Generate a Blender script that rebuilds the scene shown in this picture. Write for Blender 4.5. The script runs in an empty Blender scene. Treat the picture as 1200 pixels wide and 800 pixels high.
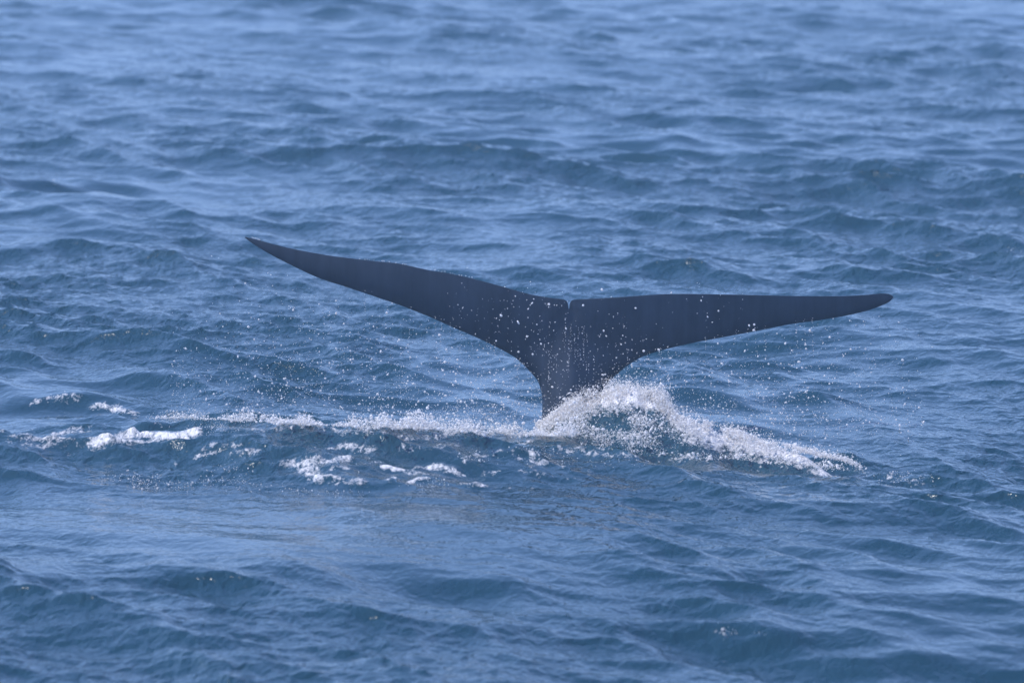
import bpy, math, random
import numpy as np
from mathutils import Vector

# ---------------------------------------------------------------- camera, sky, sun, exposure
SC = bpy.context.scene
CAM_H = 8.0
PITCH = math.radians(6.80)
FPX = 6858.0                      # focal length in pixels of a 1200 px wide frame
CT, ST = math.cos(PITCH), math.sin(PITCH)
cam_d = bpy.data.cameras.new('camera')
cam = bpy.data.objects.new('camera', cam_d)
SC.collection.objects.link(cam)
SC.camera = cam
cam.location = (0, 0, CAM_H)
cam.rotation_euler = (math.radians(90) - PITCH, 0, 0)
cam_d.sensor_width = 36
cam_d.lens = 36 * FPX / 1200
cam_d.clip_start = 1
cam_d.clip_end = 20000
cam_d.dof.use_dof = True
cam_d.dof.focus_distance = 60.3
cam_d.dof.aperture_fstop = 1.9

SUN_EL, SUN_AZ = 50.0, -85.0      # azimuth measured from +Y (away from the camera) towards +X
w = bpy.data.worlds.new('World')
SC.world = w
w.use_nodes = True
nt = w.node_tree
bg = nt.nodes['Background']
sky = nt.nodes.new('ShaderNodeTexSky')
sky.sky_type = 'NISHITA'
sky.sun_disc = False
sky.sun_elevation = math.radians(SUN_EL)
sky.sun_rotation = math.radians(SUN_AZ)
sky.air_density = 1.0
sky.dust_density = 0.3
sky.ozone_density = 5.0
tint = nt.nodes.new('ShaderNodeMix')          # cool white balance of a clear sea sky
tint.data_type = 'RGBA'
tint.blend_type = 'MULTIPLY'
tint.inputs[0].default_value = 1.0
tint.inputs[7].default_value = (0.84, 0.95, 1.27, 1)
nt.links.new(sky.outputs[0], tint.inputs[6])
veil = nt.nodes.new('ShaderNodeMix')          # thin even veil of high haze
veil.data_type = 'RGBA'
tc = nt.nodes.new('ShaderNodeTexCoord')
sx = nt.nodes.new('ShaderNodeSeparateXYZ')
vr = nt.nodes.new('ShaderNodeMapRange')       # denser towards the horizon, as haze is
vr.inputs['From Min'].default_value = 0.0
vr.inputs['From Max'].default_value = 0.6
vr.inputs['To Min'].default_value = 0.9
vr.inputs['To Max'].default_value = 0.08
nt.links.new(tc.outputs['Generated'], sx.inputs[0])
nt.links.new(sx.outputs['Z'], vr.inputs['Value'])
nt.links.new(vr.outputs[0], veil.inputs[0])
veil.inputs[7].default_value = (2.65, 3.95, 7.1, 1)
nt.links.new(tint.outputs[2], veil.inputs[6])
nt.links.new(veil.outputs[2], bg.inputs[0])
bg.inputs[1].default_value = 0.15
sd = bpy.data.lights.new('sun', 'SUN')
sd.energy = 4.3
sd.angle = math.radians(0.5)
sd.color = (1.0, 0.96, 0.91)
sun = bpy.data.objects.new('sun', sd)
SC.collection.objects.link(sun)
_e, _a = math.radians(SUN_EL), math.radians(SUN_AZ)
sdir = Vector((math.cos(_e) * math.sin(_a), math.cos(_e) * math.cos(_a), math.sin(_e)))
sun.rotation_euler = sdir.to_track_quat('Z', 'Y').to_euler()
sun.location = (0, 60, 40)
SC.view_settings.view_transform = 'Standard'
SC.view_settings.look = 'None'
SC.view_settings.gamma = 1
SC.view_settings.exposure = 0.31
SC.cycles.max_bounces = 8
SC.cycles.volume_bounces = 3
SC.cycles.sample_clamp_direct = 1.6
SC.cycles.sample_clamp_indirect = 3.0

rng = np.random.default_rng(11)
TUNE = {}

# ---------------------------------------------------------------- helpers
def ray(px, py):
    """world direction through a photograph pixel (1200x800)"""
    a, b = (px - 600.0) / FPX, (py - 400.0) / FPX
    return np.array([a, CT - b * ST, -ST - b * CT])

def at_y(px, py, Y):
    d = ray(px, py)
    t = Y / d[1]
    return np.array([d[0] * t, Y, CAM_H + d[2] * t])

def at_ground(px, py, z=0.0):
    d = ray(px, py)
    t = (z - CAM_H) / d[2]
    return np.array([d[0] * t, d[1] * t, z])

def project(P):
    x, y, z = P[:, 0], P[:, 1], P[:, 2] - CAM_H
    depth = y * CT - z * ST
    up = y * ST + z * CT
    return 600 + FPX * x / depth, 400 - FPX * up / depth, depth

def sstep(a, b, x):
    t = np.clip((x - a) / (b - a), 0, 1)
    return t * t * (3 - 2 * t)

class Noise2:
    """tiling smooth random field, bilinear lookup of band-limited noise"""
    def __init__(self, seed, n=256):
        r = np.random.default_rng(seed)
        self.g = r.standard_normal((n, n)).astype(np.float32)
        self.n = n
    def __call__(self, x, y):
        n = self.n
        xi, yi = np.floor(x), np.floor(y)
        fx, fy = x - xi, y - yi
        fx = fx * fx * (3 - 2 * fx)
        fy = fy * fy * (3 - 2 * fy)
        xi = xi.astype(int) % n
        yi = yi.astype(int) % n
        x1, y1 = (xi + 1) % n, (yi + 1) % n
        g = self.g
        return (g[yi, xi] * (1 - fx) + g[yi, x1] * fx) * (1 - fy) + (g[y1, xi] * (1 - fx) + g[y1, x1] * fx) * fy
    def fbm(self, x, y, oct=4, gain=.55):
        s, a, f = 0, 1.0, 1.0
        for k in range(oct):
            s = s + a * self(x * f + 17.3 * k, y * f + 9.1 * k)
            a *= gain
            f *= 2.03
        return s
N1, N2, N3, N4 = Noise2(3), Noise2(5), Noise2(8), Noise2(21)

def mesh_np(name, V, F, mat=None, smooth=True, attrs=None, obj_mat2=None, fmat=None):
    """one mesh object from numpy arrays; F is (n,3) or (n,4)"""
    me = bpy.data.meshes.new(name)
    V = np.ascontiguousarray(V, dtype=np.float32)
    F = np.ascontiguousarray(F, dtype=np.int32)
    k = F.shape[1]
    me.vertices.add(len(V))
    me.vertices.foreach_set('co', V.ravel())
    me.loops.add(F.size)
    me.loops.foreach_set('vertex_index', F.ravel())
    me.polygons.add(len(F))
    me.polygons.foreach_set('loop_start', np.arange(0, F.size, k, dtype=np.int32))
    me.polygons.foreach_set('loop_total', np.full(len(F), k, dtype=np.int32))
    me.polygons.foreach_set('use_smooth', np.full(len(F), smooth, dtype=bool))
    if fmat is not None:
        me.polygons.foreach_set('material_index', fmat.astype(np.int32))
    me.update(calc_edges=True)
    for an, av in (attrs or {}).items():
        at = me.attributes.new(an, 'FLOAT', 'POINT')
        at.data.foreach_set('value', np.ascontiguousarray(av, dtype=np.float32))
    if mat: me.materials.append(mat)
    if obj_mat2: me.materials.append(obj_mat2)
    ob = bpy.data.objects.new(name, me)
    SC.collection.objects.link(ob)
    return ob

def tag(o, label=None, cat=None, kind=None, group=None):
    if label: o['label'] = label
    if cat: o['category'] = cat
    if kind: o['kind'] = kind
    if group: o['group'] = group
    return o

def grid_faces(nx, ny):
    i = np.arange(nx - 1)[None, :] + nx * np.arange(ny - 1)[:, None]
    i = i.ravel()
    return np.stack([i, i + 1, i + 1 + nx, i + nx], 1)

# ---------------------------------------------------------------- materials
def new_mat(name):
    m = bpy.data.materials.new(name)
    m.use_nodes = True
    n = m.node_tree.nodes
    return m, m.node_tree, n, n['Principled BSDF'], n['Material Output']

def nd(tree, typ, **kw):
    x = tree.nodes.new(typ)
    for k, v in kw.items():
        if k.startswith('_'): setattr(x, k[1:], v)
        else: x.inputs[k.replace('__', ' ')].default_value = v
    return x

def math_n(tree, op, a, b=None, clamp=False):
    x = tree.nodes.new('ShaderNodeMath')
    x.operation = op
    x.use_clamp = clamp
    for i, v in enumerate((a, b)):
        if v is None: continue
        if isinstance(v, (int, float)): x.inputs[i].default_value = v
        else: tree.links.new(v, x.inputs[i])
    return x.outputs[0]

def make_water():
    m, t, n, p, out = new_mat('sea_water')
    L = t.links.new
    geo = nd(t, 'ShaderNodeNewGeometry')
    def mapped(scale, rot):
        mp = nd(t, 'ShaderNodeMapping')
        mp.inputs['Scale'].default_value = scale
        mp.inputs['Rotation'].default_value = (0, 0, math.radians(rot))
        L(geo.outputs['Position'], mp.inputs['Vector'])
        return mp.outputs[0]
    def noise(vec, scale, detail, rough=.55, dist=0.0):
        x = nd(t, 'ShaderNodeTexNoise')
        x.inputs['Scale'].default_value = scale
        x.inputs['Detail'].default_value = detail
        x.inputs['Roughness'].default_value = rough
        x.inputs['Distortion'].default_value = dist
        L(vec, x.inputs['Vector'])
        return x.outputs['Fac']
    rp = nd(t, 'ShaderNodeAttribute', _attribute_name='ripple')
    n1 = noise(mapped((1.0, 0.6, 1.0), 35), 7.0, 2.5, .5, .6)
    n2 = noise(mapped((1.0, 0.5, 1.0), -20), 19.0, 2.0, .5, .3)
    h = math_n(t, 'ADD', math_n(t, 'MULTIPLY', n1, 1.0), math_n(t, 'MULTIPLY', n2, 0.32))
    bmp = nd(t, 'ShaderNodeBump')
    bmp.inputs['Distance'].default_value = 0.06
    L(h, bmp.inputs['Height'])
    L(rp.outputs['Fac'], bmp.inputs['Strength'])
    L(bmp.outputs[0], p.inputs['Normal'])
    # water body: scattered light from below, greener where churned with bubbles
    ch = nd(t, 'ShaderNodeAttribute', _attribute_name='churn')
    mix = nd(t, 'ShaderNodeMix', _data_type='RGBA')
    mix.inputs[6].default_value = (0.006, 0.032, 0.050, 1)
    mix.inputs[7].default_value = (0.014, 0.046, 0.070, 1)
    L(ch.outputs['Fac'], mix.inputs[0])
    L(mix.outputs[2], p.inputs['Base Color'])
    p.inputs['Roughness'].default_value = 0.08
    p.inputs['IOR'].default_value = 1.333
    # foam floating on the surface
    fo = nd(t, 'ShaderNodeAttribute', _attribute_name='foam')
    fn = noise(mapped((1.0, 0.45, 1.0), 0), 24.0, 4.0, .7, .8)
    fn2 = noise(mapped((1.0, 0.4, 1.0), 15), 9.0, 3.0, .6, 1.6)
    fn3 = math_n(t, 'ADD', math_n(t, 'MULTIPLY', fn, .55), math_n(t, 'MULTIPLY', fn2, .45))
    fm = math_n(t, 'ADD', fo.outputs['Fac'], math_n(t, 'MULTIPLY', math_n(t, 'SUBTRACT', fn3, 0.5), 3.4))
    mr = nd(t, 'ShaderNodeMapRange')
    mr.inputs['From Min'].default_value = 0.50
    mr.inputs['From Max'].default_value = 1.15
    mr.inputs['To Max'].default_value = 0.92
    L(fm, mr.inputs['Value'])
    gate = nd(t, 'ShaderNodeMapRange')
    gate.inputs['From Min'].default_value = 0.02
    gate.inputs['From Max'].default_value = 0.2
    L(fo.outputs['Fac'], gate.inputs['Value'])
    fac = math_n(t, 'MULTIPLY', mr.outputs[0], gate.outputs[0], True)
    fb = nd(t, 'ShaderNodeBsdfPrincipled')
    fb.inputs['Base Color'].default_value = (0.80, 0.78, 0.79, 1)
    fb.inputs['Roughness'].default_value = 0.6
    fbm = nd(t, 'ShaderNodeBump')
    fbm.inputs['Distance'].default_value = 0.045
    L(fn, fbm.inputs['Height'])
    L(fbm.outputs[0], fb.inputs['Normal'])
    ms = nd(t, 'ShaderNodeMixShader')
    L(fac, ms.inputs[0])
    L(p.outputs[0], ms.inputs[1])
    L(fb.outputs[0], ms.inputs[2])
    L(ms.outputs[0], out.inputs['Surface'])
    return m
M_water = make_water()

def make_drop():
    m, t, n, p, out = new_mat('airborne_water')
    L = t.links.new
    p.inputs['Base Color'].default_value = (0.93, 0.92, 0.92, 1)
    p.inputs['Roughness'].default_value = 0.12
    p.inputs['IOR'].default_value = 1.4
    tr = nd(t, 'ShaderNodeBsdfTranslucent')
    tr.inputs['Color'].default_value = (0.97, 0.95, 0.94, 1)
    ms = nd(t, 'ShaderNodeMixShader')
    ms.inputs[0].default_value = 0.5
    L(p.outputs[0], ms.inputs[1])
    L(tr.outputs[0], ms.inputs[2])
    L(ms.outputs[0], out.inputs['Surface'])
    return m
M_drop = make_drop()

def make_skin():
    m, t, n, p, out = new_mat('whale_skin')
    L = t.links.new
    geo = nd(t, 'ShaderNodeNewGeometry')
    mp = nd(t, 'ShaderNodeMapping')
    mp.inputs['Scale'].default_value = (1, 1, 0.14)
    L(geo.outputs['Position'], mp.inputs['Vector'])
    a = nd(t, 'ShaderNodeTexNoise', Scale=9.0, Detail=5.0, Roughness=.6)
    L(mp.outputs[0], a.inputs['Vector'])
    b = nd(t, 'ShaderNodeTexNoise', Scale=1.6, Detail=4.0, Roughness=.6)
    L(geo.outputs['Position'], b.inputs['Vector'])
    s = math_n(t, 'ADD', math_n(t, 'MULTIPLY', a.outputs['Fac'], .6), math_n(t, 'MULTIPLY', b.outputs['Fac'], .6))
    cr = nd(t, 'ShaderNodeValToRGB')
    cr.color_ramp.elements[0].position = .42
    cr.color_ramp.elements[0].color = (0.016, 0.022, 0.036, 1)
    cr.color_ramp.elements[1].position = .82
    cr.color_ramp.elements[1].color = (0.042, 0.054, 0.080, 1)
    L(s, cr.inputs[0])
    L(cr.outputs[0], p.inputs['Base Color'])
    p.inputs['Roughness'].default_value = 0.42
    p.inputs['IOR'].default_value = 1.38
    bp = nd(t, 'ShaderNodeBump')
    bp.inputs['Distance'].default_value = 0.006
    bp.inputs['Strength'].default_value = .5
    L(a.outputs['Fac'], bp.inputs['Height'])
    L(bp.outputs[0], p.inputs['Normal'])
    return m
M_skin = make_skin()

# ---------------------------------------------------------------- the sea
TILE, NF = 64.0, 2048
def ocean_bands():
    k1 = np.fft.fftfreq(NF, TILE / NF) * 2 * np.pi
    KX, KY = np.meshgrid(k1, k1)
    K = np.hypot(KX, KY)
    K[0, 0] = 1
    lam = 2 * np.pi / K
    r = np.random.default_rng(77)
    wn = np.fft.fft2(r.standard_normal((NF, NF)))
    out = {}
    def band(lo, hi, slope, spread, p=0.0, wd=(-0.78, -0.62)):
        cosd = (KX * wd[0] + KY * wd[1]) / K
        e = sstep(lo, lo * 1.35, lam) * (1 - sstep(hi * .75, hi, lam))
        a = e * K ** -2.0 * lam ** p * (0.07 + 0.93 * np.abs(cosd) ** spread)
        a[0, 0] = 0
        S = wn * a
        gx = np.fft.ifft2(1j * KX * S).real
        gy = np.fft.ifft2(1j * KY * S).real
        sc = slope / math.sqrt((gx ** 2 + gy ** 2).mean())
        h = np.fft.ifft2(S).real * sc
        dx = np.fft.ifft2(-1j * KX / K * S).real * sc
        dy = np.fft.ifft2(-1j * KY / K * S).real * sc
        return [q.astype(np.float32) for q in (h, dx, dy)]
    return band(3.5, 17, .060, 4), band(0.55, 4.0, .155, 4.0, -.35), band(0.10, .9, .18, 2.2, -.35, (-.55, -.835))
B_LONG, B_MID, B_SHORT = ocean_bands()

def samp(A, x, y):
    fx = (x / TILE * NF) % NF
    fy = (y / TILE * NF) % NF
    xi, yi = np.floor(fx).astype(int), np.floor(fy).astype(int)
    fx = fx - xi; fy = fy - yi
    xi %= NF; yi %= NF
    x1, y1 = (xi + 1) % NF, (yi + 1) % NF
    return (A[yi, xi] * (1 - fx) + A[yi, x1] * fx) * (1 - fy) + (A[y1, xi] * (1 - fx) + A[y1, x1] * fx) * fy

def axis(core0, core1, step, far, growth=1.35, cap=400):
    """even spacing in the core, growing steps out to the horizon"""
    c = [core0]
    while c[-1] < core1: c.append(c[-1] + (step(c[-1]) if callable(step) else step))
    lo, hi = [], []
    s = step(core0) if callable(step) else step
    v = c[0]
    while v > -far:
        s = min(s * growth, cap); v -= s; lo.append(v)
    s = step(core1) if callable(step) else step
    v = c[-1]
    while v < far:
        s = min(s * growth, cap); v += s; hi.append(v)
    return np.array(lo[::-1] + c + hi)
ax = axis(-12.0, 12.0, 0.036, 6000, 1.09)
ay = axis(41.0, 142.0, lambda y: 0.056 + max(0, (y - 62)) * 0.0018, 7000)
AX, AY = np.meshgrid(ax, ay)
X, Y = AX.ravel(), AY.ravel()
stepx = np.gradient(ax); stepy = np.gradient(ay)
SP = np.maximum(*np.meshgrid(stepx, stepy)).ravel()

def ridge(x, y, px, py, length, width, height, rot, skew=0.25):
    """a long low wavelet: rot is the heading of the crest line in degrees, steep towards the camera"""
    c = at_ground(px, py)
    a = math.radians(rot)
    u = (x - c[0]) * math.cos(a) + (y - c[1]) * math.sin(a)
    v = -(x - c[0]) * math.sin(a) + (y - c[1]) * math.cos(a)
    v = v + 0.25 * width * np.sin(u / length * 2.6 + px)          # the crest line wanders
    s = np.where(v < 0, v / (width * (1 - skew)), v / (width * (1 + skew)))
    return height * np.exp(-(u / length) ** 2) * (np.exp(-s * s) - 0.45 * np.exp(-((v + width * 1.3) / width) ** 2))

RIDGES = [
    # px, py, half length m, half width m, height m, heading
    (560, 640, 2.6, 0.9, 0.07, -38),
    (158, 518, .20, .34, .075, 0),
    (205, 512, .45, .22, .03, 10),
    (880, 738, 1.3, 0.50, 0.09, -14),
    (1110, 770, 1.0, 0.40, 0.09, -22),
    (900, 525, 1.5, 0.45, 0.10, -18),
    (560, 520, 1.2, 0.4, 0.07, -10),
    (330, 522, 1.6, 0.45, 0.08, -12),
    (60, 470, 1.4, 0.5, 0.10, -20),
    (40, 213, 1.6, 0.8, 0.17, 4),
    (250, 150, 2.8, 0.8, 0.14, -42),
    (330, 185, 1.8, 0.7, 0.10, -30),
    (830, 252, 1.6, 0.6, 0.12, -12),
    (1040, 262, 1.2, 0.6, 0.10, -8),
    (560, 320, 1.6, 0.5, 0.06, -14),
    (60, 290, 1.5, 0.5, 0.07, -14),
    (900, 465, 1.5, 0.5, 0.05, -12),
    (620, 745, 1.5, 0.6, 0.07, -28),
    (160, 690, 1.8, 0.6, 0.09, -22),
    (1000, 600, 1.8, 0.55, 0.09, -20),
]
def slick(x, y):
    """glassy patches left by the animal, and the calmer water in front"""
    def blob(px, py, rx, ry, rot):
        c = at_ground(px, py); a = math.radians(rot)
        u = (x - c[0]) * math.cos(a) + (y - c[1]) * math.sin(a)
        v = -(x - c[0]) * math.sin(a) + (y - c[1]) * math.cos(a)
        return np.exp(-((u / rx) ** 2 + (v / ry) ** 2) ** 1.5)
    return np.clip(blob(215, 616, 4.4, 2.1, -10) + .6 * blob(420, 660, 2.6, 1.5, -30), 0, 1)
def churned(x, y):
    c = at_ground(330, 535)
    a = np.exp(-(((x - c[0]) / 4.0) ** 2 + ((y - c[1]) / 1.9) ** 2) ** 2)
    c = at_ground(800, 528)
    b = np.exp(-(((x - c[0]) / 2.4) ** 2 + ((y - c[1]) / 1.0) ** 2) ** 2)
    return np.clip(a + .8 * b, 0, 1)

def surface(x, y, sp):
    # gustiness: the chop comes in groups
    g = 1.0 + 0.38 * N1.fbm(x * .16, y * .11, 3)
    g = np.clip(g, .35, 1.9)
    g2 = np.clip(1.0 + 0.35 * N2.fbm(x * .35 + 5, y * .16, 3), .25, 2.2)
    sl, chn = slick(x, y), churned(x, y)
    fl = 1 - sstep(1.2, 4, sp); fm = 1 - sstep(.25, 1.0, sp); fs = 1 - sstep(.09, .25, sp)
    gm = g * (1 - .80 * sl) * (1 + .25 * chn) * fm
    gs = g2 * (1 - .82 * sl) * (1 + .9 * chn) * fs
    hz = samp(B_LONG[0], x, y) * fl * (1 - .6 * sl) + samp(B_MID[0], x, y) * gm + samp(B_SHORT[0], x, y) * gs
    dx = samp(B_LONG[1], x, y) * fl + samp(B_MID[1], x, y) * gm + .8 * samp(B_SHORT[1], x, y) * gs
    dy = samp(B_LONG[2], x, y) * fl + samp(B_MID[2], x, y) * gm + .8 * samp(B_SHORT[2], x, y) * gs
    near = (np.abs(x) < 14) & (y > 38) & (y < 145)
    add = np.zeros_like(hz)
    xn, yn = x[near], y[near]
    s = np.zeros_like(xn)
    for r in RIDGES: s += ridge(xn, yn, *r)
    # smooth back of the nearer swell sloping down into a trough, then the rough face of the next one
    c = at_ground(230, 577)
    a = math.radians(-9)
    u = (xn - c[0]) * math.cos(a) + (yn - c[1]) * math.sin(a)
    v = -(xn - c[0]) * math.sin(a) + (yn - c[1]) * math.cos(a) + .16 * np.sin(u * 1.3) + .09 * N1.fbm(u * .9, u * 0 + 4.2, 3)
    lat = 1 - sstep(1.6, 5.5, u)
    s += lat * (.23 * np.exp(-((v + 5.0) / 2.7) ** 2) + .20 * np.exp(-((v - 2.4) / 1.1) ** 2) - .06 * np.exp(-(v / .9) ** 2))
    add[near] = s
    # keep the water round the tail at a known level
    c = at_ground(700, 500)
    calm = np.exp(-(((x - c[0]) / 4.5) ** 2 + ((y - c[1]) / 2.2) ** 2) ** 2)
    hz = hz * (1 - .5 * calm) + add
    return dx, dy, hz, sl, chn, g2
DX, DY, HZ, SL, CHN, G2 = surface(X, Y, SP)
CHOP = 1.2
WV = np.stack([X - CHOP * DX, Y - CHOP * DY, HZ], 1)
near_i = np.where((np.abs(X) < 12) & (Y > 43) & (Y < 140))[0]
NPX, NPY, ND = project(WV[near_i])

def on_water(px, py, r=2.5):
    """world point of the nearest visible water surface at a photograph pixel"""
    m = np.where((np.abs(NPX - px) < r * 1.6) & (np.abs(NPY - py) < r))[0]
    if len(m) == 0: return at_ground(px, py)
    return WV[near_i[m[np.argmin(ND[m])]]]

# floating foam: strokes laid on the surface, (points, half width in px across, strength)
FOAM = [
    ([(116, 515), (135, 510), (158, 504), (172, 510), (205, 509), (224, 505)], .17, 1.15),
    ([(116, 517), (150, 519), (190, 514)], .11, 1.0),
    ([(0, 506), (24, 505), (50, 509)], .12, .65),
    ([(66, 507), (84, 505), (96, 504)], .12, .75),
    ([(30, 521), (70, 518), (120, 519)], .10, .60),
    ([(44, 470), (60, 465), (84, 465)], .16, .75),
    ([(110, 475), (128, 476), (144, 482)], .12, .85),
    ([(150, 483), (178, 486), (205, 492)], .09, .80),
    ([(228, 536), (240, 531), (258, 530)], .09, .75),
    ([(270, 531), (285, 530), (300, 527)], .10, .75),
    ([(340, 540), (352, 548), (368, 556), (400, 560), (424, 566)], .13, .90),
    ([(372, 536), (386, 540), (404, 537)], .12, .85),
    ([(372, 523), (400, 521), (438, 527)], .12, .80),
    ([(360, 562), (380, 566), (415, 568)], .08, .60),
    ([(450, 546), (468, 549), (486, 551), (505, 557), (530, 562), (556, 566)], .10, .90),
    ([(455, 560), (480, 562), (515, 558)], .12, .80),
    ([(430, 542), (450, 540)], .08, .7),
    ([(470, 528), (500, 526), (540, 520)], .08, .55),
    ([(545, 538), (560, 532), (585, 530), (612, 537), (640, 541)], .10, .78),
    ([(600, 528), (612, 525), (626, 532)], .10, .80),
    ([(565, 556), (585, 552)], .10, .6),
    ([(590, 570), (620, 573)], .08, .5),
    ([(346, 545), (356, 553), (372, 561), (398, 566), (420, 569)], .06, .8),
    ([(380, 553), (392, 546), (405, 549)], .05, .7),
    ([(490, 548), (510, 546), (524, 551), (545, 556)], .08, .9),
    ([(468, 556), (490, 553), (512, 562), (540, 566), (562, 569)], .08, .9),
    ([(240, 523), (262, 520), (280, 524)], .07, .7),
    ([(15, 513), (50, 512), (80, 514)], .07, .7),
    ([(660, 545), (690, 548)], .07, .6),
    ([(610, 550), (640, 556), (672, 560)], .07, .6),
    ([(300, 500), (380, 502), (450, 505), (540, 505), (640, 512)], .14, .60),
    ([(840, 741), (850, 745)], .06, .6),
    ([(690, 85), (700, 88)], .10, .0),
    ([(660, 524), (700, 532), (740, 534)], .10, .55),
    ([(760, 530), (800, 538), (835, 534), (870, 532)], .12, .75),
    ([(905, 545), (940, 549), (990, 548)], .16, .95),
    ([(1000, 549), (1040, 556), (1080, 562)], .10, .5),
]
foam = np.zeros(len(X))
band_i = np.where((np.abs(X) < 8) & (Y > 42) & (Y < 68))[0]
bx, by = WV[band_i, 0], WV[band_i, 1]
wob = .12 * N3.fbm(bx * 3.0, by * 1.4, 4)
fb_ = np.zeros(len(band_i))
for pts, hw, st in FOAM:
    if st <= 0: continue
    P = [on_water(*p)[:2] for p in pts]
    d = np.full(len(band_i), 9.0)
    for a, b in zip(P[:-1], P[1:]):
        ab = b - a
        L2 = (ab ** 2).sum() + 1e-9
        tt = np.clip(((bx - a[0]) * ab[0] + (by - a[1]) * ab[1]) / L2, 0, 1)
        ex, ey = bx - a[0] - tt * ab[0], (by - a[1] - tt * ab[1]) * .80
        d = np.minimum(d, np.hypot(ex, ey))
    fb_ = np.maximum(fb_, st * np.exp(-((np.maximum(d + wob * .22, 0)) / (hw * (.8 if hw >= .2 else .62))) ** 2))
# faint lace all through the churned water
lace = 1 - np.abs(N4.fbm(bx * 1.1 + 3, by * .8, 4))
fb_ = np.maximum(fb_, .38 * sstep(.80, 1.0, lace) * CHN[band_i] * (N1.fbm(bx * .5, by * .4, 2) > .1))
foam[band_i] = fb_

WV[band_i, 2] += .02 * np.clip(fb_, 0, 1) * (1 + .8 * N2.fbm(bx * 9, by * 6, 2))

rip = np.clip(.55 * G2, .2, 1.0) * (1 - .45 * SL) * (1 + .5 * CHN)
rip *= 1 - .9 * sstep(.3, 2, SP)
water = mesh_np('sea', WV, grid_faces(len(ax), len(ay)), M_water,
                attrs={'foam': foam, 'ripple': rip, 'churn': np.clip(CHN * .8 + foam, 0, 1)})
tag(water, 'choppy blue open sea filling the whole view', None, 'structure')

# ---------------------------------------------------------------- the whale's tail
def catmull(P, n):
    P = np.asarray(P, float)
    seg = np.hypot(*(np.diff(P, axis=0).T))
    s = np.concatenate([[0], np.cumsum(np.sqrt(seg))])
    t = np.linspace(0, s[-1], n)
    out = []
    for tt in t:
        i = min(np.searchsorted(s, tt, side='right') - 1, len(P) - 2)
        i = max(i, 0)
        f = (tt - s[i]) / (s[i + 1] - s[i])
        p0 = P[max(i - 1, 0)]; p1 = P[i]; p2 = P[i + 1]; p3 = P[min(i + 2, len(P) - 1)]
        out.append(.5 * ((2 * p1) + (-p0 + p2) * f + (2 * p0 - 5 * p1 + 4 * p2 - p3) * f * f + (-p0 + 3 * p1 - 3 * p2 + p3) * f ** 3))
    return np.array(out)

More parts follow.
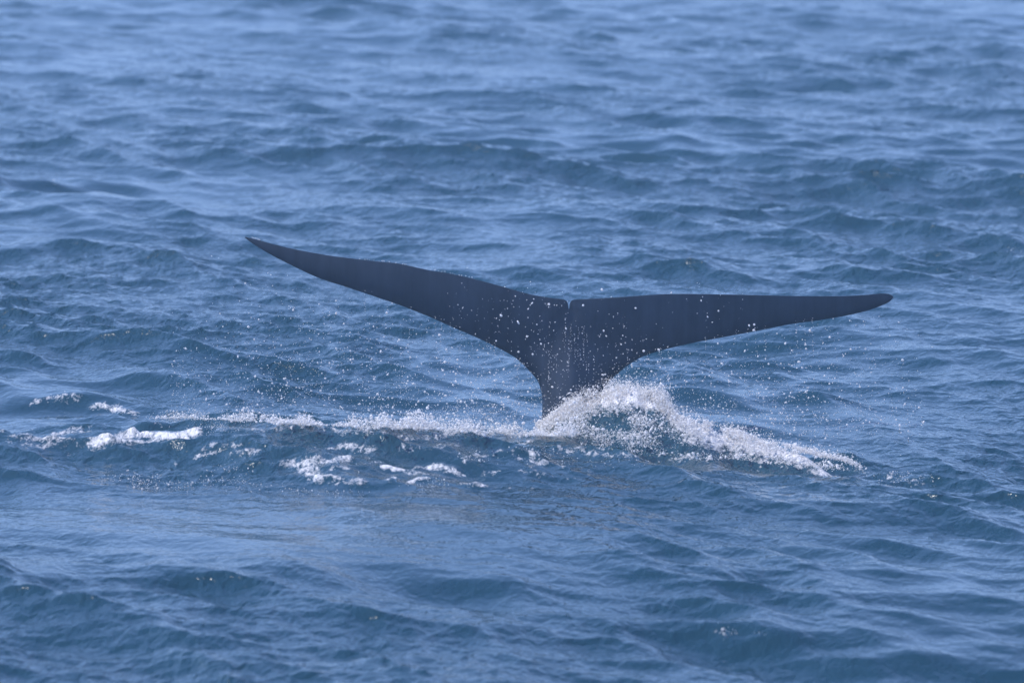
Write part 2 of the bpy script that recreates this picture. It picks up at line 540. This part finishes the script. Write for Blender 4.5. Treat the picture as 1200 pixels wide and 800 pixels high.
def build_whale():
    # (trailing-edge point, leading-edge point) pairs, left tip -> stalk -> right tip, photograph pixels
    L = [((287, 277.5), (287, 278.5)), ((296, 279.5), (294, 284)), ((316, 285), (313, 296)), ((345, 292), (340, 310)),
         ((380, 298.5), (372, 325)), ((410, 302.5), (405, 336)), ((440, 306), (438, 347)), ((468, 309), (470, 358)),
         ((500, 316), (503, 371)), ((530, 321), (532, 384)), ((560, 328), (560, 396)), ((590, 336), (583, 407)),
         ((618, 344), (604, 419)), ((642, 348.5), (620, 434)), ((656, 350.2), (630, 446)), ((662, 351.6), (634.5, 460)),
         ((664.8, 354.2), (635.5, 480)), ((665.9, 357.8), (633, 520)), ((666.3, 361.2), (628, 600))]
    B = [((666.5, 361.8), (648, 612)), ((666.7, 362), (670, 616)), ((666.9, 361.8), (692, 612))]
    R = [((667.1, 361), (716, 600)), ((667.5, 357.6), (713, 520)), ((668.6, 353.8), (710, 480)), ((672, 351.3), (709, 462)),
         ((682, 350.6), (711, 452)), ((705, 349.5), (719, 442)), ((735, 347.5), (733, 430)), ((765, 345.2), (752, 418)),
         ((795, 344.2), (780, 409)), ((830, 344.6), (815, 401)), ((865, 345.2), (850, 394.5)), ((900, 346), (885, 388)),
         ((935, 346.8), (925, 380)), ((965, 347), (958, 375.5)), ((995, 346.6), (990, 370)), ((1015, 345.4), (1016, 364)),
         ((1032, 344), (1033, 358)), ((1042, 344.6), (1043, 353)), ((1047, 347.8), (1047, 348.2))]
    S = L + B + R
    T = np.array([s[0] for s in S], float)
    D = np.array([s[1] for s in S], float)
    nu = 240
    # resample both curves with the same parameter (by leading edge), centre kept sharp at the notch
    def resample(A, B_, n):
        seg = np.hypot(*(np.diff(B_, axis=0).T)) + np.hypot(*(np.diff(A, axis=0).T))
        s = np.concatenate([[0], np.cumsum(seg ** .7)])
        t = np.linspace(0, s[-1], n)
        oa, ob = [], []
        for tt in t:
            i = max(min(np.searchsorted(s, tt, side='right') - 1, len(A) - 2), 0)
            f = (tt - s[i]) / (s[i + 1] - s[i])
            for P, o in ((A, oa), (B_, ob)):
                p0 = P[max(i - 1, 0)]; p1 = P[i]; p2 = P[i + 1]; p3 = P[min(i + 2, len(P) - 1)]
                o.append(.5 * ((2 * p1) + (-p0 + p2) * f + (2 * p0 - 5 * p1 + 4 * p2 - p3) * f * f + (-p0 + 3 * p1 - 3 * p2 + p3) * f ** 3))
        return np.array(oa), np.array(ob)
    TA, DA = resample(T, D, nu)
    nv = 40
    v = (1 - np.cos(np.linspace(0, np.pi, nv))) / 2
    P = TA[:, None, :] * (1 - v)[None, :, None] + DA[:, None, :] * v[None, :, None]
    px, py = P[..., 0].ravel(), P[..., 1].ravel()
    # distances (in metres) to the leading outline (not the base cut) and to the trailing outline
    def dist(poly):
        d = np.full(px.shape, 1e9)
        for a, b in zip(poly[:-1], poly[1:]):
            ab = b - a
            tt = np.clip(((px - a[0]) * ab[0] + (py - a[1]) * ab[1]) / ((ab ** 2).sum() + 1e-9), 0, 1)
            d = np.minimum(d, np.hypot(px - a[0] - tt * ab[0], py - a[1] - tt * ab[1]))
        return d * .00875
    nl = len(L); nb = len(B)
    iL = D[:nl]; iR = D[nl + nb:]
    dl = np.minimum(dist(iL), dist(iR))
    dt = dist(T)
    wch = dl + dt + 1e-6
    x = dl / wch
    # aerofoil: blunt leading edge, thin trailing edge
    prof = np.sqrt(np.clip(x, 0, 1)) * np.clip(1 - x, 0, 1) ** 0.9 / 0.40
    stalk = sstep(395, 500, py) * np.exp(-((px - 671) / 90) ** 2)
    half = wch * (.075 + .16 * stalk) * prof
    ctr = np.sqrt(np.clip(dl / .36, 0, 1) * (2 - np.clip(dl / .36, 0, 1)))
    half = half * (1 - stalk) + stalk * .27 * ctr * sstep(0, .25, dt)
    # shallow keel where the stalk runs up between the flukes
    half += .03 * np.exp(-((px - 668) / 14) ** 2) * sstep(0, .4, dt) * (1 - stalk)
    xm = (px - 668) * .00875
    # the blades bow away from the camera towards their tips, the upper edge hangs very slightly towards it
    Yc = 60.0 + .05 * np.abs(xm) ** 1.7 - .03 * (480 - py) * .00875 * np.exp(-(xm / 4.0) ** 2)
    lm = sstep(500, 620, py)
    Yc = Yc + .5 * lm
    F = np.zeros((len(px), 3)); Bk = np.zeros((len(px), 3))
    for i in range(len(px)):
        c = at_y(px[i], py[i], Yc[i])
        F[i] = c + np.array([0, -half[i], 0])
        Bk[i] = c + np.array([0, half[i], 0])
    n = len(px)
    V = np.concatenate([F, Bk])
    faces = []
    def idx(i, j): return i * nv + j
    for i in range(nu - 1):
        for j in range(nv - 1):
            a, b, c, d = idx(i, j), idx(i + 1, j), idx(i + 1, j + 1), idx(i, j + 1)
            faces.append((a, d, c, b))
            faces.append((a + n, b + n, c + n, d + n))
        a, b = idx(i, 0), idx(i + 1, 0)
        faces.append((a, b, b + n, a + n))
        a, b = idx(i, nv - 1), idx(i + 1, nv - 1)
        faces.append((b, a, a + n, b + n))
    o = mesh_np('whale', V, np.array(faces), M_skin)
    import bmesh
    bm = bmesh.new(); bm.from_mesh(o.data)
    bmesh.ops.remove_doubles(bm, verts=bm.verts, dist=.0012)
    bmesh.ops.recalc_face_normals(bm, faces=bm.faces)
    for f in bm.faces: f.smooth = True
    bm.to_mesh(o.data); bm.free()
    return o
whale = build_whale()
tag(whale, 'dark slate blue whale tail with both flukes spread, diving into the sea', 'whale')

# ---------------------------------------------------------------- drops
_t = (1 + 5 ** .5) / 2
ICO_V = np.array([(-1, _t, 0), (1, _t, 0), (-1, -_t, 0), (1, -_t, 0), (0, -1, _t), (0, 1, _t), (0, -1, -_t), (0, 1, -_t), (_t, 0, -1), (_t, 0, 1), (-_t, 0, -1), (-_t, 0, 1)]) / math.hypot(1, _t)
ICO_F = np.array([(0, 11, 5), (0, 5, 1), (0, 1, 7), (0, 7, 10), (0, 10, 11), (1, 5, 9), (5, 11, 4), (11, 10, 2), (10, 7, 6), (7, 1, 8), (3, 9, 4), (3, 4, 2), (3, 2, 6), (3, 6, 8), (3, 8, 9), (4, 9, 5), (2, 4, 11), (6, 2, 10), (8, 6, 7), (9, 8, 1)])
OCT_V = np.array([(1, 0, 0), (0, 1, 0), (-1, 0, 0), (0, -1, 0), (0, 0, 1), (0, 0, -1)], float)
OCT_F = np.array([(0, 1, 4), (1, 2, 4), (2, 3, 4), (3, 0, 4), (1, 0, 5), (2, 1, 5), (3, 2, 5), (0, 3, 5)])
TET_V = np.array([(1, 1, 1), (-1, -1, 1), (-1, 1, -1), (1, -1, -1)]) * .85
TET_F = np.array([(0, 2, 1), (0, 1, 3), (0, 3, 2), (1, 2, 3)])
def drops(name, P, R, stretch=.35, big=.008, tiny=.0033):
    """many drops as one mesh; larger ones rounder"""
    P = np.asarray(P); R = np.asarray(R)
    VV, FF, off = [], [], 0
    for sel, bv, bf in ((R >= big, ICO_V, ICO_F), ((R < big) & (R >= tiny), OCT_V, OCT_F), (R < tiny, TET_V, TET_F)):
        p, r = P[sel], R[sel]
        m = len(p)
        if m == 0: continue
        ax_ = rng.standard_normal((m, 3)); ax_ /= np.linalg.norm(ax_, axis=1)[:, None]
        st = 1 + stretch * np.abs(rng.standard_normal(m))
        # random rotation through two axes
        q = rng.standard_normal((m, 4)); q /= np.linalg.norm(q, axis=1)[:, None]
        w_, x_, y_, z_ = q.T
        Rm = np.stack([1 - 2 * (y_ ** 2 + z_ ** 2), 2 * (x_ * y_ - w_ * z_), 2 * (x_ * z_ + w_ * y_),
                       2 * (x_ * y_ + w_ * z_), 1 - 2 * (x_ ** 2 + z_ ** 2), 2 * (y_ * z_ - w_ * x_),
                       2 * (x_ * z_ - w_ * y_), 2 * (y_ * z_ + w_ * x_), 1 - 2 * (x_ ** 2 + y_ ** 2)], 1).reshape(m, 3, 3)
        b = bv[None] * r[:, None, None] * np.stack([st, np.ones(m), 1 / st ** .5], 1)[:, None, :]
        vv = np.einsum('mij,mkj->mki', Rm, b) + p[:, None, :]
        VV.append(vv.reshape(-1, 3))
        FF.append((bf[None] + (np.arange(m) * len(bv))[:, None, None] + off).reshape(-1, 3))
        off += m * len(bv)
    return mesh_np(name, np.concatenate(VV), np.concatenate(FF), M_drop)

def water_z(px, py): return on_water(px, py, 4)[2]

# drips falling from the flukes: they leave the leading edges and rain down to the sea
def drip_set():
    edgeL = catmull([(300, 290), (372, 325), (438, 347), (503, 371), (560, 396), (604, 419), (634, 460), (636, 480)], 200)
    edgeR = catmull([(711, 452), (733, 430), (780, 409), (850, 394), (925, 380), (990, 370), (1030, 360)], 200)
    P, R = [], []
    for E, n, spread in ((edgeL, 3200, .45), (edgeR, 3200, .45)):
        k = rng.integers(0, len(E), n)
        for i in k:
            ex, ey = E[i]
            fall = rng.random() ** .62
            gy = 492 + (ex - 600) * (.10 if ex > 700 else 0.0)
            py = ey + 4 + (gy - ey) * fall
            px = ex + rng.normal() * 30 + (1 if ex > 700 else -1) * fall * rng.random() * 50
            Yd = 60 + .05 * abs((ex - 668) * .00875) ** 1.7 - .15 + rng.normal() * spread
            keep = .35 + .65 * (N3.fbm(np.array([px * .03]), np.array([py * .05]), 2)[0] > -.3)
            if rng.random() > keep: continue
            P.append(at_y(px, py, Yd))
            R.append(min(.0034 * math.exp(rng.normal() * .55), .014))
    # drops flung in front of the flukes
    cl = [(rng.normal(612, 46), rng.normal(410, 40)) for _ in range(46)] + [(rng.normal(640, 14), rng.uniform(400, 470)) for _ in range(14)] + \
         [(rng.normal(770, 85), rng.normal(392, 24)) for _ in range(36)] + [(rng.normal(722, 14), rng.normal(405, 25)) for _ in range(10)]
    for _ in range(560):
        c_ = cl[rng.integers(len(cl))]
        px, py = c_[0] + rng.normal() * 6, c_[1] + rng.normal() * 13
        if py > 478 or py < 330: continue
        P.append(at_y(px, py, 59.0 + rng.normal() * .2))
        R.append(min(.0031 * math.exp(rng.normal() * .65), .014))
    # strings of drops running off the leading edges and down the front of the stalk
    for _ in range(46):
        if rng.random() < .30: x0, y0, L_ = rng.uniform(634, 700), rng.uniform(370, 430), rng.uniform(15, 50)
        elif rng.random() < .5:
            i = rng.integers(60, 199); x0, y0, L_ = edgeL[i][0], edgeL[i][1] - 3, rng.uniform(12, 45)
        else:
            i = rng.integers(0, 150); x0, y0, L_ = edgeR[i][0], edgeR[i][1] - 3, rng.uniform(12, 45)
        yq = y0
        dr = rng.normal() * .05
        while yq < y0 + L_:
            P.append(at_y(x0 + dr * (yq - y0) + rng.normal() * .5, yq, 59.25)); R.append(.0022 + abs(rng.normal()) * .0018)
            yq += abs(rng.normal()) * 3.2 + .7
    # scattered spray blown ahead, out over the water on both sides
    for _ in range(1500):
        px = rng.uniform(200, 640); py = 486 - abs(rng.normal()) * 48
        P.append(at_y(px, py, 59.8 + rng.normal() * .4)); R.append(min(.0036 * math.exp(rng.normal() * .5), .012))
    for _ in range(1700):
        px = rng.uniform(720, 1085); py = 470 + (px - 780) * .2 - abs(rng.normal()) * 40 + 20
        P.append(at_y(px, py, 59.6 + rng.normal() * .4)); R.append(min(.0036 * math.exp(rng.normal() * .5), .012))
    # white beads standing in for sun glints on the wet upper edge
    for _ in range(60):
        px = rng.choice([rng.uniform(295, 305), rng.uniform(420, 480), rng.uniform(500, 560)])
        py = np.interp(px, [287, 316, 380, 440, 468, 500, 560], [277, 285, 298, 306, 309, 315, 327.5])
        P.append(at_y(px, py - rng.random() * 1.5, 60.4)); R.append(.003 + rng.random() * .003)
    return np.array(P), np.array(R)
Pd, Rd = drip_set()
o = drops('falling_droplets', Pd, Rd)
tag(o, 'glittering drops of water raining down from both flukes', 'water drops', 'stuff')

# long low curtain of splashing water left of the tail
def curtain():
    P, R = [], []
    cx = np.array([180, 205, 240, 300, 360, 420, 480, 540, 600, 640, 680])
    cy = np.array([490, 490, 491, 494, 497, 500, 502, 505, 508, 510, 512])      # foot of the curtain
    ch = np.array([5, 6, 7, 10, 12, 14, 16, 20, 24, 30, 38])                   # its height, px
    dn = np.array([.06, .16, .22, .75, 1.0, .8, 1.0, .8, .9, 1.1, 1.1])
    n = 19000
    base_y = {}
    while len(P) < n:
        px = rng.uniform(180, 680)
        if rng.random() > np.interp(px, cx, dn) / 1.1: continue
        if rng.random() > .80 + .45 * N2.fbm(np.array([px * .06]), np.array([5.0]), 3)[0]: continue
        cl = N3.fbm(np.array([px * .045]), np.array([3.0]), 4)[0]
        px += rng.normal() * 3
        h = np.interp(px, cx, ch) * (1 + .3 * cl)
        f = abs(rng.normal()) * .42 - .12 * rng.random() + .10 * N1.fbm(np.array([px * .08]), np.array([1.0]), 2)[0]
        if rng.random() > .65 + .35 * cl: f *= .6
        py = np.interp(px, cx, cy) - f * h
        depth = rng.normal() * .34
        kx = int(np.clip(round(px / 4), 0, 250))
        if kx not in base_y: base_y[kx] = on_water(kx * 4, np.interp(kx * 4, cx, cy), 3)[1]
        Yb = base_y[kx] + .05 + depth
        p = at_y(px, py, Yb)
        P.append(p); R.append(min((.0056 if rng.random() < .3 else .0030) * math.exp(rng.normal() * .55), .018))
    return np.array(P), np.array(R)
Pc, Rc = curtain()
o = drops('splash_curtain', Pc, Rc)
tag(o, 'long low curtain of white splash trailing left of the tail stalk', 'splash', 'stuff')

# ---------------------------------------------------------------- the breaking mound right of the stalk
MX = np.array([628, 640, 655, 670, 700, 740, 765, 780, 795, 820, 860, 900, 940, 975, 995, 1012])
MT = np.array([504, 495, 486, 475, 464, 460, 463, 471, 488, 499, 508, 520, 528, 536, 540, 550])    # crest, px
MB = np.array([506, 512, 518, 522, 526, 532, 534, 536, 538, 540, 538, 543, 548, 552, 553, 554])    # foot, px
def sea_h(x, y):
    i = np.clip(np.searchsorted(ax, x) - 1, 0, len(ax) - 2); j = np.clip(np.searchsorted(ay, y) - 1, 0, len(ay) - 2)
    H = HZ.reshape(len(ay), len(ax))
    fx = (x - ax[i]) / (ax[i + 1] - ax[i]); fy = (y - ay[j]) / (ay[j + 1] - ay[j])
    return (H[j, i] * (1 - fx) + H[j, i + 1] * fx) * (1 - fy) + (H[j + 1, i] * (1 - fx) + H[j + 1, i + 1] * fx) * fy
def mound():
    nu, nv = 420, 110
    us = np.linspace(630, 1012, nu)
    vs = np.linspace(0, 1, nv)
    V = np.zeros((nv, nu, 3)); foamv = np.zeros((nv, nu))
    for i, u in enumerate(us):
        top = np.interp(u, MX, MT); bot = np.interp(u, MX, MB)
        g = at_ground(u, bot, 0.0)
        dep = .40 + .9 * (bot - top) / 70
        yc = g[1] + dep                       # where the crest stands
        crest = at_y(u, top, yc)
        hc = max(crest[2] - .035, .02) * (1 + .04 * float(N4.fbm(np.array([u * .035]), np.array([2.0]), 3)[0]))
        for j, v in enumerate(vs):
            yy = g[1] - .15 + v * (dep * 2.1 + .15)
            q = (yy - g[1]) / dep
            if q <= 1: s = sstep(-.12, 1.0, q) ** .9
            else: s = 1 - sstep(1.0, 2.1, q) * 1.0
            xx = g[0] * yy / g[1]
            s *= sstep(628, 655, u) * (1 - sstep(930, 1005, u))
            zs = sea_h(xx, yy) - .07
            V[j, i] = (xx, yy, zs + (hc - zs) * s)
            fr = np.exp(-((q - .98) / .28) ** 2)
            foamv[j, i] = fr
    x, y = V[..., 0], V[..., 1]
    big = N1.fbm(x * 2.6, y * 2.2, 3); mid = N2.fbm(x * 8, y * 6 - V[..., 2] * 8, 3); fine = N3.fbm(x * 26, y * 16 + V[..., 2] * 20, 2)
    amp = np.clip(V[..., 2] / .3, 0, 1) * .9 + .1
    V[..., 2] += (.022 * big + .026 * mid + .016 * fine) * amp
    V[..., 1] += (.04 * mid + .02 * fine) * amp
    xr = sstep(775, 830, 600 + x / y * FPX)
    foamv = foamv * (1.0 + .15 * xr) + .32 * xr * (foamv > .02)
    pxs = 600 + x / y * FPX
    foamv = np.maximum(foamv, 1.15 * np.exp(-((pxs - 735) / 45) ** 2) * sstep(.45, .9, foamv + .35))
    foamv *= 1.25
    foamv += .20 * mid + .16 * big + .14 * fine
    return mesh_np('breaking_splash', V.reshape(-1, 3), grid_faces(nu, nv), M_water,
                   attrs={'foam': np.clip(foamv.ravel(), 0, 1.2), 'ripple': np.full(nu * nv, 1.0), 'churn': np.full(nu * nv, 1.0)})
o = mound()
tag(o, 'white breaking mound of churned water thrown up right of the tail stalk', 'splash')

def mound_spray():
    P, R = [], []
    n = 0
    while n < 44000:
        u = rng.uniform(632, 1010)
        top = np.interp(u, MX, MT); bot = np.interp(u, MX, MB)
        d = np.interp(u, [632, 660, 700, 770, 790, 860, 960, 1010], [.9, 1.0, 1.0, 1.0, .7, .45, .30, .08])
        if rng.random() > d: continue
        k = rng.random()
        dep = .40 + .9 * (bot - top) / 70
        g = at_ground(u, bot, 0)
        if k < .58:            # crest
            f = .98 + rng.normal() * .07 + (abs(rng.normal()) * .10 if rng.random() < .3 else 0)
            q = 1 + rng.normal() * .12
        else:                  # front face
            f = rng.random() ** .8
            q = f - .10 - abs(rng.normal()) * .1
        cl = N2.fbm(np.array([u * .07 + f * 2]), np.array([f * 4.0]), 3)[0]
        if rng.random() > .45 + .65 * cl: continue
        py = bot - f * (bot - top)
        jit = abs(rng.normal()) * (7 if rng.random() < .08 else 1.5)
        P.append(at_y(u + rng.normal() * 3, py - jit, g[1] + dep * q + rng.normal() * .05)); R.append(min((.0044 if rng.random() < .16 else .0023) * math.exp(rng.normal() * .55), .018))
        n += 1
    # thick white cap of the dome
    for _ in range(17000):
        u = rng.uniform(676, 800)
        top = np.interp(u, MX, MT); bot = np.interp(u, MX, MB)
        dep = .40 + .9 * (bot - top) / 70
        g = at_ground(u, bot, 0)
        c2 = N4.fbm(np.array([u * .05]), np.array([7.0]), 3)[0]
        if rng.random() > .75 + .3 * c2: continue
        dn_ = abs(rng.normal()) * (8 + 4 * c2) - 3
        P.append(at_y(u, top + dn_, g[1] + dep * (1 - max(dn_, 0) / 90) - .05 - rng.random() * .05)); R.append(min(.0026 * math.exp(rng.normal() * .5), .012))
    return np.array(P), np.array(R)
Pm, Rm = mound_spray()
o = drops('splash_spray', Pm, Rm, .9)
tag(o, 'dense spray of white drops over the breaking mound right of the stalk', 'spray', 'stuff')

# ---------------------------------------------------------------- white drops imitating sun glints on rough chop, and small bursts of spray
def sparkles():
    P, R = [], []
    spots = [(145, 558, 22, 5, 60), (172, 567, 12, 6, 120), (205, 568, 22, 4, 90), (255, 563, 26, 4, 60), (290, 568, 22, 4, 50),
             (340, 574, 16, 4, 30), (250, 500, 22, 5, 130), (200, 485, 12, 4, 120), (222, 484, 18, 4, 100), (70, 466, 10, 3, 60),
             (400, 575, 22, 4, 35), (500, 566, 18, 5, 60), (270, 548, 20, 5, 40), (850, 740, 9, 4, 26), (895, 742, 5, 2, 8),
             (1055, 560, 26, 5, 70), (1188, 291, 8, 2, 12), (68, 213, 6, 2, 6), (723, 49, 2, 1, 3), (640, 528, 30, 5, 80),
             (560, 535, 26, 6, 40), (380, 540, 30, 8, 50), (700, 540, 50, 5, 60)]
    for cx, cy, sx, sy, n in spots:
        for _ in range(n):
            px, py = cx + rng.normal() * sx * .7, cy + rng.normal() * sy * .7
            p = on_water(px, py, 3).copy() + np.array([rng.normal() * .02, rng.normal() * .03, 0])
            p[2] += .006 + abs(rng.normal()) * .012
            P.append(p); R.append(min(.0032 * math.exp(rng.normal() * .45), .010))
    return np.array(P), np.array(R)
Ps, Rs = sparkles()
o = drops('spray_and_glint_specks', Ps, Rs, .6)
tag(o, 'specks of spray on small wave crests, some imitating sun glints', 'spray', 'stuff')

# ---------------------------------------------------------------- sea haze
def build_haze():
    me = bpy.data.meshes.new('haze')
    x0, x1, y0, y1, z0, z1 = -HX, HX, -HX, HX, -3.0, 12.0
    V = [(x, y, z) for x in (x0, x1) for y in (y0, y1) for z in (z0, z1)]
    F = [(0, 1, 3, 2), (4, 6, 7, 5), (0, 4, 5, 1), (2, 3, 7, 6), (0, 2, 6, 4), (1, 5, 7, 3)]
    me.from_pydata(V, [], F)
    m = bpy.data.materials.new('sea_haze')
    m.use_nodes = True
    t = m.node_tree
    t.nodes.remove(t.nodes['Principled BSDF'])
    pv = t.nodes.new('ShaderNodeVolumePrincipled')
    pv.inputs['Color'].default_value = (0.55, 0.79, 1.0, 1)
    pv.inputs['Density'].default_value = HAZE
    pv.inputs['Anisotropy'].default_value = 0.2
    t.links.new(pv.outputs[0], t.nodes['Material Output'].inputs['Volume'])
    me.materials.append(m)
    o = bpy.data.objects.new('haze', me)
    SC.collection.objects.link(o)
    tag(o, 'thin blue sea haze over the whole view', 'haze', 'stuff')
HX, HAZE = 8500.0, 0.0011
build_haze()

print('triangles', sum(len(o.data.loops) - 2 * len(o.data.polygons) for o in SC.objects if o.type == 'MESH'))
